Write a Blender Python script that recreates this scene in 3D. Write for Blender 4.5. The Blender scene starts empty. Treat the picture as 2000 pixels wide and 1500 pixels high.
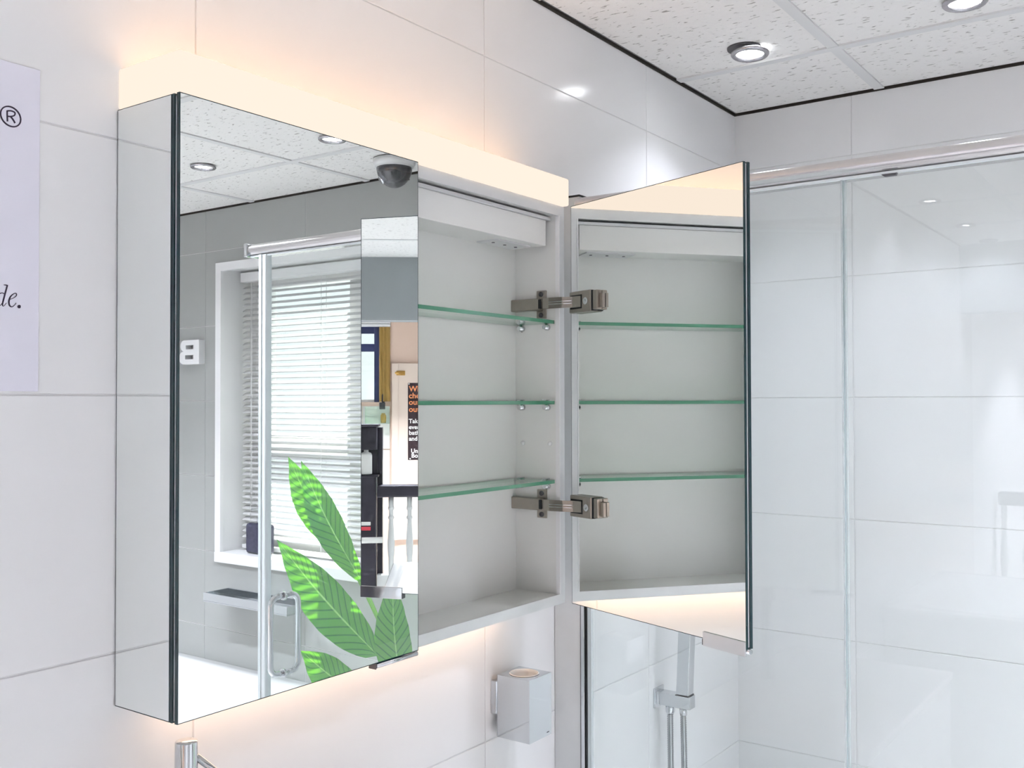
import bpy, bmesh, math, random
from mathutils import Vector, Matrix
random.seed(7)
SC = bpy.context.scene
COL = SC.collection
H = 1.57                      # camera height above the floor
V = Vector

# ------------------------------------------------------------------ camera
CF = V((0.8116946, 0.58380528, 0.01798004))
CR = V((0.58393022, -0.8118009, -0.00218893))
CU = V((-0.0133183, -0.01227583, 0.99983595))
FPX = 1940.5
cam_d = bpy.data.cameras.new('camera')
cam_d.sensor_width = 36.0
cam_d.lens = FPX * 36.0 / 2000.0
cam_d.clip_start = 0.02
cam = bpy.data.objects.new('camera', cam_d)
COL.objects.link(cam)
cam.matrix_world = Matrix(((CR.x, CU.x, -CF.x, 0), (CR.y, CU.y, -CF.y, 0), (CR.z, CU.z, -CF.z, H), (0, 0, 0, 1)))
SC.camera = cam

# ------------------------------------------------------------------ world, sun, exposure
SC.view_settings.view_transform = 'Standard'
SC.view_settings.look = 'None'
SC.view_settings.gamma = 1.0
SC.view_settings.use_curve_mapping = False
SC.view_settings.exposure = 1.88
SC.cycles.max_bounces = 10
SC.cycles.diffuse_bounces = 3
SC.cycles.adaptive_threshold = 0.05
SC.cycles.adaptive_min_samples = 16
SC.cycles.glossy_bounces = 8
SC.cycles.transmission_bounces = 8
SC.cycles.transparent_max_bounces = 24
SC.cycles.sample_clamp_indirect = 4.0
world = bpy.data.worlds.new('World')
SC.world = world
world.use_nodes = True
bg = world.node_tree.nodes['Background']
bg.inputs['Color'].default_value = (0.93, 0.96, 1.0, 1)
bg.inputs['Strength'].default_value = 0.36
sun_d = bpy.data.lights.new('sun', 'SUN')
sun_d.energy = 7.2
sun_d.angle = math.radians(0.6)
sun_d.color = (1.0, 0.96, 0.88)
sun = bpy.data.objects.new('sun', sun_d)
COL.objects.link(sun)
sun.location = (6, -2, 5)
sun.rotation_euler = V((-0.35, 0.24, -0.42)).to_track_quat('-Z', 'Y').to_euler()
DOWNLIGHT_W = 3.2
DOWNLIGHT_COL = (0.86, 0.885, 1.0)

# ------------------------------------------------------------------ materials
def nodes_of(name):
    m = bpy.data.materials.new(name)
    m.use_nodes = True
    return m, m.node_tree.nodes, m.node_tree.links
def pm(name, col, rough=0.5, metal=0.0, **kw):
    m, n, l = nodes_of(name)
    b = n['Principled BSDF']
    b.inputs['Base Color'].default_value = (*col, 1)
    b.inputs['Roughness'].default_value = rough
    b.inputs['Metallic'].default_value = metal
    for k, v in kw.items():
        b.inputs[k.replace('_', ' ')].default_value = v
    return m
def noisy(name, c1, c2, scale, rough=0.5, bump=0.0, metal=0.0, stretch=(1, 1, 1), detail=4.0, r2=None):
    """procedural mottled material in world position"""
    m, n, l = nodes_of(name)
    b = n['Principled BSDF']
    g = n.new('ShaderNodeNewGeometry')
    mp = n.new('ShaderNodeMapping'); mp.inputs['Scale'].default_value = stretch
    t = n.new('ShaderNodeTexNoise'); t.inputs['Scale'].default_value = scale; t.inputs['Detail'].default_value = detail
    mix = n.new('ShaderNodeMixRGB'); mix.inputs[1].default_value = (*c1, 1); mix.inputs[2].default_value = (*c2, 1)
    l.new(g.outputs['Position'], mp.inputs['Vector']); l.new(mp.outputs['Vector'], t.inputs['Vector'])
    l.new(t.outputs['Fac'], mix.inputs[0]); l.new(mix.outputs[0], b.inputs['Base Color'])
    b.inputs['Roughness'].default_value = rough; b.inputs['Metallic'].default_value = metal
    if bump:
        bp = n.new('ShaderNodeBump'); bp.inputs['Strength'].default_value = bump; bp.inputs['Distance'].default_value = 0.002
        l.new(t.outputs['Fac'], bp.inputs['Height']); l.new(bp.outputs['Normal'], b.inputs['Normal'])
    return m
def emis(name, col, s):
    m, n, l = nodes_of(name)
    n.remove(n['Principled BSDF'])
    e = n.new('ShaderNodeEmission'); e.inputs['Color'].default_value = (*col, 1); e.inputs['Strength'].default_value = s
    l.new(e.outputs[0], n['Material Output'].inputs['Surface'])
    return m
def sheet_glass(name, tint, refl=0.05, body=0.0, bodycol=(0.8, 0.85, 0.83)):
    """flat clear glass: transparent body, mirror-like grazing reflection"""
    m, n, l = nodes_of(name)
    n.remove(n['Principled BSDF'])
    tr = n.new('ShaderNodeBsdfTransparent'); tr.inputs['Color'].default_value = (*tint, 1)
    gl = n.new('ShaderNodeBsdfGlossy'); gl.inputs['Roughness'].default_value = 0.0; gl.inputs['Color'].default_value = (1, 1, 1, 1)
    lw = n.new('ShaderNodeLayerWeight'); lw.inputs['Blend'].default_value = 0.5
    pw = n.new('ShaderNodeMath'); pw.operation = 'POWER'; pw.inputs[1].default_value = 5.0
    ma = n.new('ShaderNodeMath'); ma.operation = 'MULTIPLY_ADD'; ma.inputs[1].default_value = 1 - refl; ma.inputs[2].default_value = refl
    l.new(lw.outputs['Facing'], pw.inputs[0]); l.new(pw.outputs[0], ma.inputs[0])
    mx = n.new('ShaderNodeMixShader')
    l.new(ma.outputs[0], mx.inputs['Fac'])
    if body:
        df = n.new('ShaderNodeBsdfDiffuse'); df.inputs['Color'].default_value = (*bodycol, 1)
        m2 = n.new('ShaderNodeMixShader'); m2.inputs['Fac'].default_value = body
        l.new(tr.outputs[0], m2.inputs[1]); l.new(df.outputs[0], m2.inputs[2]); l.new(m2.outputs[0], mx.inputs[1])
    else:
        l.new(tr.outputs[0], mx.inputs[1])
    l.new(gl.outputs[0], mx.inputs[2]); l.new(mx.outputs[0], n['Material Output'].inputs['Surface'])
    return m
def ceiling_mat():
    m, n, l = nodes_of('mineral_fibre_ceiling')
    b = n['Principled BSDF']; b.inputs['Roughness'].default_value = 0.95
    g = n.new('ShaderNodeNewGeometry')
    mp = n.new('ShaderNodeMapping'); mp.inputs['Scale'].default_value = (150, 46, 60)
    t = n.new('ShaderNodeTexNoise'); t.inputs['Scale'].default_value = 1.0; t.inputs['Detail'].default_value = 2.0; t.inputs['Distortion'].default_value = 0.4
    cr = n.new('ShaderNodeValToRGB'); cr.color_ramp.elements[0].position = 0.30; cr.color_ramp.elements[1].position = 0.37
    cr.color_ramp.elements[0].color = (0.42, 0.40, 0.37, 1); cr.color_ramp.elements[1].color = (0.90, 0.885, 0.86, 1)
    t2 = n.new('ShaderNodeTexNoise'); t2.inputs['Scale'].default_value = 70.0; t2.inputs['Detail'].default_value = 5.0
    l.new(g.outputs['Position'], mp.inputs['Vector']); l.new(mp.outputs[0], t.inputs['Vector']); l.new(g.outputs['Position'], t2.inputs['Vector'])
    l.new(t.outputs['Fac'], cr.inputs['Fac']); l.new(cr.outputs['Color'], b.inputs['Base Color'])
    ad = n.new('ShaderNodeMath'); ad.operation = 'MULTIPLY_ADD'; ad.inputs[1].default_value = 0.8
    l.new(cr.outputs['Color'], ad.inputs[0]); l.new(t2.outputs['Fac'], ad.inputs[2])
    bp = n.new('ShaderNodeBump'); bp.inputs['Strength'].default_value = 0.8; bp.inputs['Distance'].default_value = 0.003
    l.new(ad.outputs[0], bp.inputs['Height']); l.new(bp.outputs['Normal'], b.inputs['Normal'])
    return m
def leaf_mat():
    m, n, l = nodes_of('leaf_green')
    b = n['Principled BSDF']; out = n['Material Output']
    uv = n.new('ShaderNodeUVMap'); uv.uv_map = 'leaf'
    sp = n.new('ShaderNodeSeparateXYZ'); l.new(uv.outputs[0], sp.inputs[0])
    ab = n.new('ShaderNodeMath'); ab.operation = 'ABSOLUTE'; l.new(sp.outputs['Y'], ab.inputs[0])
    # side veins run obliquely from the midrib to the margin
    k = n.new('ShaderNodeMath'); k.operation = 'MULTIPLY_ADD'; k.inputs[1].default_value = -0.16; l.new(ab.outputs[0], k.inputs[0]); l.new(sp.outputs['X'], k.inputs[2])
    s = n.new('ShaderNodeMath'); s.operation = 'MULTIPLY'; s.inputs[1].default_value = 88.0; l.new(k.outputs[0], s.inputs[0])
    si = n.new('ShaderNodeMath'); si.operation = 'SINE'; l.new(s.outputs[0], si.inputs[0])
    cr = n.new('ShaderNodeValToRGB'); cr.color_ramp.elements[0].position = 0.72; cr.color_ramp.elements[1].position = 0.97
    cr.color_ramp.elements[0].color = (0.03, 0.16, 0.075, 1); cr.color_ramp.elements[1].color = (0.015, 0.095, 0.05, 1)
    l.new(si.outputs[0], cr.inputs['Fac'])
    mr = n.new('ShaderNodeMath'); mr.operation = 'LESS_THAN'; mr.inputs[1].default_value = 0.035; l.new(ab.outputs[0], mr.inputs[0])
    mx = n.new('ShaderNodeMixRGB'); mx.inputs[2].default_value = (0.35, 0.6, 0.25, 1); l.new(mr.outputs[0], mx.inputs[0]); l.new(cr.outputs['Color'], mx.inputs[1])
    l.new(mx.outputs[0], b.inputs['Base Color']); b.inputs['Roughness'].default_value = 0.35
    tr = n.new('ShaderNodeBsdfTranslucent')
    ct = n.new('ShaderNodeValToRGB'); ct.color_ramp.elements[0].position = 0.72; ct.color_ramp.elements[1].position = 0.97; ct.color_ramp.elements[0].color = (0.19, 0.54, 0.015, 1); ct.color_ramp.elements[1].color = (0.06, 0.28, 0.02, 1)
    l.new(si.outputs[0], ct.inputs['Fac']); l.new(ct.outputs['Color'], tr.inputs['Color'])
    ms = n.new('ShaderNodeMixShader'); ms.inputs['Fac'].default_value = 0.5
    l.new(b.outputs[0], ms.inputs[1]); l.new(tr.outputs[0], ms.inputs[2]); l.new(ms.outputs[0], out.inputs['Surface'])
    return m

M = {}
M['white_tile'] = noisy('white_gloss_tile', (0.83, 0.83, 0.83), (0.86, 0.86, 0.86), 3.0, rough=0.16)
M['white_tile'].node_tree.nodes['Principled BSDF'].inputs['Specular IOR Level'].default_value = 0.3
M['grout'] = pm('light_grout', (0.80, 0.80, 0.80), 0.9)
M['grey_tile'] = noisy('grey_satin_tile', (0.37, 0.38, 0.365), (0.40, 0.41, 0.395), 9.0, rough=0.35)
M['pale_grout'] = pm('pale_grout', (0.80, 0.80, 0.79), 0.9)
M['ceiling'] = ceiling_mat()
M['grid'] = pm('ceiling_grid_white', (0.76, 0.76, 0.75), 0.6)
M['void'] = pm('ceiling_void', (0.03, 0.025, 0.02), 0.9)
M['floor'] = noisy('pale_floor', (0.77, 0.76, 0.74), (0.82, 0.81, 0.79), 6.0, rough=0.4)
M['paint'] = pm('white_paint', (0.82, 0.82, 0.81), 0.6)
M['grey_paint'] = noisy('grey_paint', (0.31, 0.33, 0.34), (0.35, 0.37, 0.38), 4.0, rough=0.7)
M['beige'] = noisy('beige_plaster', (0.72, 0.53, 0.42), (0.80, 0.61, 0.50), 5.0, rough=0.85)
M['cream'] = pm('cream_gloss_paint', (0.80, 0.66, 0.56), 0.5)
M['mirror'] = pm('mirror_silver', (0.90, 0.925, 0.91), 0.0, 1.0)
M['glass_edge'] = pm('dark_green_glass_edge', (0.012, 0.035, 0.04), 0.15)
M['alu'] = noisy('satin_aluminium', (0.70, 0.71, 0.71), (0.75, 0.76, 0.76), 30, rough=0.35, metal=0.3)
M['carcass'] = pm('pale_grey_lacquer', (0.82, 0.82, 0.79), 0.28)
M['chrome'] = pm('chrome', (0.63, 0.65, 0.67), 0.05, 1.0)
M['hose'] = pm('hose_steel', (0.42, 0.43, 0.44), 0.15, 1.0)
M['nickel'] = noisy('nickel_plated_steel', (0.30, 0.275, 0.24), (0.37, 0.34, 0.30), 60, rough=0.28, metal=1.0)
M['acrylic'] = emis('lit_acrylic', (1.0, 0.84, 0.71), 0.29)
M['acrylic_top'] = emis('lit_acrylic_top', (1.0, 0.64, 0.39), 0.92)
M['under'] = emis('under_cabinet_led', (1.0, 0.64, 0.41), 2.0)
M['glass'] = sheet_glass('clear_sheet_glass', (0.965, 0.985, 0.98), 0.045)
M['shelf_glass'] = sheet_glass('shelf_glass', (0.90, 0.96, 0.92), 0.05)
M['shelf_edge'] = pm('green_glass_edge', (0.10, 0.30, 0.19), 0.1)
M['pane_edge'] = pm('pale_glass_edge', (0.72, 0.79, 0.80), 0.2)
M['seal'] = sheet_glass('clear_plastic_seal', (0.93, 0.96, 0.97), 0.08, 0.35, (0.85, 0.88, 0.89))
M['seal_white'] = pm('milky_plastic_seal', (0.80, 0.86, 0.88), 0.3)
M['rubber'] = pm('black_rubber', (0.01, 0.012, 0.014), 0.5)
M['rail'] = pm('brushed_rail_metal', (0.62, 0.60, 0.60), 0.2, 1.0)
M['ceramic'] = pm('white_ceramic', (0.80, 0.80, 0.79), 0.08)
M['lamp_ring'] = pm('satin_lamp_ring', (0.45, 0.44, 0.46), 0.25, 1.0)
M['lens'] = emis('lamp_lens', (0.95, 0.97, 1.0), 12.0)
M['upvc'] = pm('white_upvc', (0.86, 0.86, 0.86), 0.3)
M['slat'] = pm('white_slat', (0.66, 0.66, 0.66), 0.4)
M['sign'] = pm('pale_lilac_board', (0.80, 0.79, 0.88), 0.35)
M['ink'] = pm('dark_purple_ink', (0.018, 0.008, 0.03), 0.5)
M['letter'] = pm('white_letter', (0.85, 0.85, 0.85), 0.4)
M['navy'] = noisy('dark_blue_stone', (0.015, 0.015, 0.04), (0.06, 0.06, 0.11), 60, rough=0.12)
M['leaf'] = leaf_mat()
M['stem'] = pm('plant_stem', (0.16, 0.36, 0.07), 0.4)
M['pot'] = noisy('grey_pot', (0.35, 0.35, 0.34), (0.45, 0.45, 0.44), 20, rough=0.7)
M['soil'] = noisy('soil', (0.03, 0.02, 0.015), (0.07, 0.05, 0.03), 80, rough=1.0, bump=0.5)
M['dome'] = sheet_glass('smoked_dome', (0.42, 0.42, 0.45), 0.10)
M['cam_white'] = pm('camera_housing_white', (0.78, 0.78, 0.77), 0.4)
M['black'] = noisy('black_gloss_paint', (0.012, 0.010, 0.018), (0.035, 0.03, 0.045), 14, rough=0.3)
M['spindle'] = pm('off_white_gloss', (0.62, 0.63, 0.61), 0.3)
M['blue_frame'] = pm('blue_window_frame', (0.035, 0.045, 0.13), 0.3)
M['ochre'] = noisy('ochre_curtain', (0.33, 0.20, 0.05), (0.42, 0.27, 0.08), 15, rough=0.8)
M['brass'] = pm('brass', (0.50, 0.30, 0.08), 0.35, 0.6)
M['poster'] = pm('dark_brown_poster', (0.025, 0.009, 0.012), 0.5)
M['orange_ink'] = pm('orange_ink', (0.85, 0.30, 0.12), 0.5)
M['white_ink'] = pm('white_ink', (0.85, 0.83, 0.80), 0.5)
M['red'] = pm('red_label', (0.60, 0.05, 0.07), 0.5)
M['label_white'] = pm('white_label', (0.72, 0.72, 0.68), 0.5)
M['amber'] = pm('amber_glass', (0.45, 0.25, 0.04), 0.2)
M['dark_metal'] = pm('dark_grey_metal', (0.10, 0.10, 0.11), 0.35, 0.6)

# ------------------------------------------------------------------ mesh helpers
class MB:
    def __init__(s):
        s.v, s.f, s.m, s.sm = [], [], [], []
    def add(s, vs, fs, mi=0, smooth=False):
        o = len(s.v)
        s.v += [tuple(v) for v in vs]
        for f in fs:
            s.f.append([i + o for i in f]); s.m.append(mi); s.sm.append(smooth)
        return s
    def obox(s, o, a, b, c, mi=0, faces_mi=None):
        """box from corner o with edge vectors a,b,c; face order a-,a+,b-,b+,c-,c+"""
        o, a, b, c = V(o), V(a), V(b), V(c)
        p = [o, o + a, o + a + b, o + b, o + c, o + a + c, o + a + b + c, o + b + c]
        fs = [(0, 4, 7, 3), (1, 2, 6, 5), (0, 1, 5, 4), (3, 7, 6, 2), (0, 3, 2, 1), (4, 5, 6, 7)]
        if a.cross(b).dot(c) < 0:
            fs = [tuple(reversed(f)) for f in fs]
        base = len(s.v); s.v += [tuple(q) for q in p]
        for i, f in enumerate(fs):
            s.f.append([k + base for k in f]); s.m.append(faces_mi[i] if faces_mi else mi); s.sm.append(False)
        return s
    def box(s, x0, x1, y0, y1, z0, z1, mi=0, faces_mi=None):
        return s.obox((x0, y0, z0), (x1 - x0, 0, 0), (0, y1 - y0, 0), (0, 0, z1 - z0), mi, faces_mi)
    def prism(s, pts, d, mi=0):
        """polygon (3D points) extruded by vector d"""
        d = V(d); n = len(pts); A = [V(q) for q in pts]; B = [q + d for q in A]
        fs = [tuple(range(n - 1, -1, -1)), tuple(range(n, 2 * n))] + [(i, (i + 1) % n, n + (i + 1) % n, n + i) for i in range(n)]
        return s.add(A + B, fs, mi)
    def tube(s, pts, r, seg=10, mi=0, cap=True, closed=False):
        pts = [V(q) for q in pts]; n = len(pts)
        rs = r if isinstance(r, (list, tuple)) else [r] * n
        vs = []; up = None
        for i, q in enumerate(pts):
            t = (pts[(i + 1) % n] - pts[i - 1]) if closed else (pts[min(i + 1, n - 1)] - pts[max(i - 1, 0)])
            t.normalize()
            if up is None:
                up = t.orthogonal().normalized()
            up = (up - t * up.dot(t)).normalized(); w = t.cross(up)
            for k in range(seg):
                a = 2 * math.pi * k / seg
                vs.append(q + (up * math.cos(a) + w * math.sin(a)) * rs[i])
        fs = []
        m = n if closed else n - 1
        for i in range(m):
            j = (i + 1) % n
            for k in range(seg):
                fs.append((i * seg + k, i * seg + (k + 1) % seg, j * seg + (k + 1) % seg, j * seg + k))
        s.add(vs, fs, mi, True)
        if cap and not closed:
            o = len(s.v) - len(vs)
            s.f.append([o + k for k in range(seg - 1, -1, -1)]); s.m.append(mi); s.sm.append(False)
            s.f.append([o + (n - 1) * seg + k for k in range(seg)]); s.m.append(mi); s.sm.append(False)
        return s
    def lathe(s, prof, c, seg=24, mi=0, axis='Z', smooth=True, sx=1, sy=1, caps=(True, True)):
        """profile [(r, h)] turned about a vertical (or Y/X) axis through c"""
        c = V(c); vs = []
        for r, h in prof:
            for k in range(seg):
                a = 2 * math.pi * k / seg; u, w = r * math.cos(a) * sx, r * math.sin(a) * sy
                vs.append(c + (V((u, w, h)) if axis == 'Z' else V((u, h, w)) if axis == 'Y' else V((h, u, w))))
        fs = []
        for i in range(len(prof) - 1):
            for k in range(seg):
                fs.append((i * seg + k, i * seg + (k + 1) % seg, (i + 1) * seg + (k + 1) % seg, (i + 1) * seg + k))
        s.add(vs, fs, mi, smooth)
        o = len(s.v) - len(vs)
        if caps[0] and prof[0][0] > 1e-6:
            s.f.append([o + k for k in range(seg - 1, -1, -1)]); s.m.append(mi); s.sm.append(False)
        if caps[1] and prof[-1][0] > 1e-6:
            s.f.append([o + (len(prof) - 1) * seg + k for k in range(seg)]); s.m.append(mi); s.sm.append(False)
        return s
    def mesh(s, name):
        me = bpy.data.meshes.new(name)
        me.from_pydata(s.v, [], s.f)
        me.polygons.foreach_set('material_index', s.m)
        me.polygons.foreach_set('use_smooth', s.sm)
        bm = bmesh.new(); bm.from_mesh(me)
        bmesh.ops.recalc_face_normals(bm, faces=bm.faces[:]); bm.to_mesh(me); bm.free()
        me.update()
        return me

def obj(name, mb, mats, parent=None, bevel=0.0):
    me = mb.mesh(name) if isinstance(mb, MB) else mb
    for k in (mats if isinstance(mats, (list, tuple)) else [mats]):
        me.materials.append(M[k])
    o = bpy.data.objects.new(name, me)
    COL.objects.link(o)
    if parent is not None:
        o.parent = parent
        o.matrix_parent_inverse = wm(parent).inverted()
    if bevel:
        b = o.modifiers.new('bevel', 'BEVEL'); b.width = bevel; b.segments = 3; b.limit_method = 'ANGLE'; b.angle_limit = math.radians(40)
    return o
def wm(o):
    """world matrix without a depsgraph update"""
    m = o.matrix_basis.copy()
    return wm(o.parent) @ o.matrix_parent_inverse @ m if o.parent else m
def thing(name, label, cat, loc=(0, 0, 0), group=None):
    o = bpy.data.objects.new(name, None)
    o.empty_display_size = 0.05
    COL.objects.link(o); o.location = loc
    return tag(o, label, cat, group)
def tag(o, label, cat=None, group=None, kind=None):
    o['label'] = label
    if cat: o['category'] = cat
    if group: o['group'] = group
    if kind: o['kind'] = kind
    return o
def struct(name, mb, mats, label):
    o = obj(name, mb, mats)
    o['kind'] = 'structure'; o['label'] = label
    return o
def px_ray(x, y):
    return CF + CR * ((x - 1000) / FPX) - CU * ((y - 750) / FPX)
def px_on_back_wall(x, y, Y):
    """photo pixel -> point on the plane of the back wall"""
    r = px_ray(x, y); t = Y / r.y
    return V((r.x * t, Y, H + r.z * t))
def catmull(pts, n=8):
    out = []
    P = [pts[0]] + list(pts) + [pts[-1]]
    for i in range(1, len(P) - 2):
        a, b, c, d = (V(P[i - 1]), V(P[i]), V(P[i + 1]), V(P[i + 2]))
        for k in range(n):
            t = k / n
            out.append(0.5 * ((2 * b) + (c - a) * t + (2 * a - 5 * b + 4 * c - d) * t * t + (3 * b - a - 3 * c + d) * t ** 3))
    out.append(V(P[-2]))
    return out

# ------------------------------------------------------------------ measures
XB, YA, CE = 2.481, 1.0532, H + 0.7597          # right wall, back wall, ceiling height
XF, YF = -4.53, -2.6                             # far wall of the next room, wall behind the camera
XL, XR, YM = 0.6717, 1.4735, 0.934               # cabinet: left, right, mirror front
ZT, ZB, ZL = H + 0.3433, H - 0.3519, H + 0.3917  # cabinet door top, bottom, light top
XG = 1.6055                                      # shower glass plane
J0 = H + 0.0091                                  # a horizontal tile joint

# ------------------------------------------------------------------ room shell
struct('floor', MB().box(XF - 0.2, XB + 0.3, YF - 0.1, YA + 0.2, -0.1, 0), 'floor', 'pale floor of the bathroom showroom')

ceil = struct('ceiling', MB().box(XF - 0.2, XB + 0.3, YF - 0.1, YA + 0.2, CE + 0.05, CE + 0.15), 'void', 'white suspended ceiling of speckled mineral tiles')
gx = [2.1346 - 0.6 * k for k in range(12)]
gy = [0.677 - 0.6 * k for k in range(6)]
bx = [XB - 0.007] + [x for x in gx if x > XF + 0.02] + [XF + 0.007]
by = [YA - 0.007] + [y for y in gy if y > YF + 0.02] + [YF + 0.007]
cache = {}
def shared_box(key, w, d, h, mat, name):
    k = (key, round(w, 4), round(d, 4), round(h, 4))
    if k not in cache:
        me = MB().box(-w / 2, w / 2, -d / 2, d / 2, 0, h).mesh(name); me.materials.append(M[mat]); cache[k] = me
    return cache[k]
def put(name, me, parent, loc, rot=(0, 0, 0)):
    o = bpy.data.objects.new(name, me); COL.objects.link(o); o.parent = parent; o.location = loc; o.rotation_euler = rot
    return o
for i in range(len(bx) - 1):
    for j in range(len(by) - 1):
        x1, x0, y1, y0 = bx[i], bx[i + 1], by[j], by[j + 1]
        put('ceiling_tile', shared_box('ct', x1 - x0 - 0.004, y1 - y0 - 0.004, 0.014, 'ceiling', 'ceiling_tile'), ceil, ((x0 + x1) / 2, (y0 + y1) / 2, CE + 0.003))
for x in bx[1:-1]:
    put('grid_bar', shared_box('gb', 0.024, by[0] - by[-1], 0.004, 'grid', 'grid_bar'), ceil, (x, (by[0] + by[-1]) / 2, CE - 0.001))
for y in by[1:-1]:
    put('grid_bar', shared_box('gb', bx[0] - bx[-1], 0.024, 0.0036, 'grid', 'grid_bar'), ceil, ((bx[0] + bx[-1]) / 2, y, CE - 0.0006))

for nm, b in (('back', (bx[-1], XB, YA - 0.004, YA + 0.001)), ('right', (XB - 0.004, XB + 0.001, by[-1], YA - 0.004))):
    obj('edge_shade_strip', MB().box(b[0], b[1], b[2], b[3], CE - 0.0028, CE + 0.004), 'void', ceil)  # dark strip painted in for the shade of the gap at the ceiling edge
# tiled walls -------------------------------------------------------
def tile_mesh(w, h, mat):
    k = ('tile', round(w, 4), round(h, 4), mat)
    if k not in cache:
        a, b, e = w / 2, h / 2, 0.0008
        vs = [(-a, -b, -0.006), (a, -b, -0.006), (a, b, -0.006), (-a, b, -0.006),
              (-a, -b, -e), (a, -b, -e), (a, b, -e), (-a, b, -e),
              (-a + e, -b + e, 0), (a - e, -b + e, 0), (a - e, b - e, 0), (-a + e, b - e, 0)]
        fs = [(3, 2, 1, 0), (8, 9, 10, 11)]
        for q in range(4):
            r = (q + 1) % 4
            fs += [(q, r, 4 + r, 4 + q), (4 + q, 4 + r, 8 + r, 8 + q)]
        me = MB().add(vs, fs).mesh('tile'); me.materials.append(M[mat]); cache[k] = me
    return cache[k]
GAP = 0.0016
def tile_back(parent, x0, x1, z0, z1, mat):
    put('tile', tile_mesh(x1 - x0 - GAP, z1 - z0 - GAP, mat), parent, ((x0 + x1) / 2, YA, (z0 + z1) / 2), (math.pi / 2, 0, 0))
def tile_right(parent, y0, y1, z0, z1, mat, hole=None):
    r90 = (math.pi / 2, 0, -math.pi / 2)
    if hole is None or y1 <= hole[0] or y0 >= hole[1] or z1 <= hole[2] or z0 >= hole[3]:
        put('tile', tile_mesh(y1 - y0 - GAP, z1 - z0 - GAP, mat), parent, (XB, (y0 + y1) / 2, (z0 + z1) / 2), r90)
        return
    g = GAP / 2; y0 += g; y1 -= g; z0 += g; z1 -= g
    ys = sorted({y0, y1, *[q for q in hole[:2] if y0 < q < y1]}); zs = sorted({z0, z1, *[q for q in hole[2:] if z0 < q < z1]})
    mb = MB(); n = 0
    for a in range(len(ys) - 1):
        for b in range(len(zs) - 1):
            cy, cz = (ys[a] + ys[a + 1]) / 2, (zs[b] + zs[b + 1]) / 2
            if hole[0] < cy < hole[1] and hole[2] < cz < hole[3]:
                continue
            mb.box(XB, XB + 0.006, ys[a], ys[a + 1], zs[b], zs[b + 1]); n += 1
    if n:
        me = mb.mesh('tile'); me.materials.append(M[mat]); put('tile', me, parent, (0, 0, 0))
rows_w = [0.0] + sorted(J0 + 0.3 * k for k in range(-5, 3)) + [CE + 0.02]
rows_w = [z for i, z in enumerate(rows_w) if i == 0 or z - rows_w[i - 1] > 0.03]
wall_back = struct('wall_back', MB().box(XF - 0.2, XB + 0.1, YA + 0.0015, YA + 0.14, 0, CE + 0.06), 'grout', 'white glossy tiled wall behind the mirror cabinet')
cols_a = sorted(0.7808 + 0.602 * k for k in range(-5, 3)); cols_a = [-2.3] + cols_a + [XB + 0.003]
for a in range(len(cols_a) - 1):
    for b in range(len(rows_w) - 1):
        tile_back(wall_back, cols_a[a], cols_a[a + 1], rows_w[b], rows_w[b + 1], 'white_tile')

WY0, WY1, WZ0, WZ1 = -1.33, -0.36, H - 0.615, H + 0.54      # window opening in the right wall
wb = MB()
xa, xb2 = XB + 0.0015, XB + 0.20
wb.box(xa, xb2, YF - 0.1, WY0, 0, CE + 0.06).box(xa, xb2, WY1, YA, 0, CE + 0.06).box(xa, xb2, WY0, WY1, 0, WZ0).box(xa, xb2, WY0, WY1, WZ1, CE + 0.06)
wall_right = struct('wall_right', wb, 'pale_grout', 'end wall, white tiles in the shower and grey tiles round the window')
cols_w = [-0.03, 0.147, 0.747, YA + 0.003]
for a in range(len(cols_w) - 1):
    for b in range(len(rows_w) - 1):
        tile_right(wall_right, cols_w[a], cols_w[a + 1], rows_w[b], rows_w[b + 1], 'white_tile')
cols_g = sorted([-0.264 - 0.573 * k for k in range(5)] + [-0.03]); cols_g[0] = YF
rows_g = [0.0] + [H + 0.006 + 0.2945 * k for k in range(-5, 3)] + [CE + 0.02]
hole = (WY0, WY1, WZ0, WZ1)
for a in range(len(cols_g) - 1):
    for b in range(len(rows_g) - 1):
        tile_right(wall_right, cols_g[a], cols_g[a + 1], rows_g[b], rows_g[b + 1], 'grey_tile', hole)

struct('wall_front', MB().box(XF - 0.2, XB + 0.3, YF - 0.1, YF, 0, CE + 0.06), 'paint', 'plain pale wall behind the camera')
F2Y0, F2Y1, F2Z0, F2Z1 = -0.55, 0.150, H + 0.0, H + 0.60   # window opening in the far wall
wl = MB()
wl.box(XF - 0.15, XF, YF, F2Y0, 0, CE + 0.06).box(XF - 0.15, XF, F2Y1, YA, 0, CE + 0.06).box(XF - 0.15, XF, F2Y0, F2Y1, 0, F2Z0).box(XF - 0.15, XF, F2Y0, F2Y1, F2Z1, CE + 0.06)
wall_left = struct('wall_left', wl, 'beige', 'beige plaster wall at the far end of the next room')
for y0 in (-0.55, -0.20, 0.02):
    for z0 in (H - 0.70, H - 0.36):
        y1 = {-0.55: -0.20, -0.20: 0.02, 0.02: 0.232}[y0]
        put('tile', shared_box('ft', 0.01, y1 - y0 - 0.004, 0.33, 'grey_paint' if False else 'label_white', 'tile'), wall_left, (XF + 0.005, (y0 + y1) / 2, z0))
struct('wall_partition', MB().box(-2.17, -2.03, YF, YA, H + 0.431, CE + 0.003), 'grey_paint', 'grey bulkhead over the wide opening to the next room')

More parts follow.
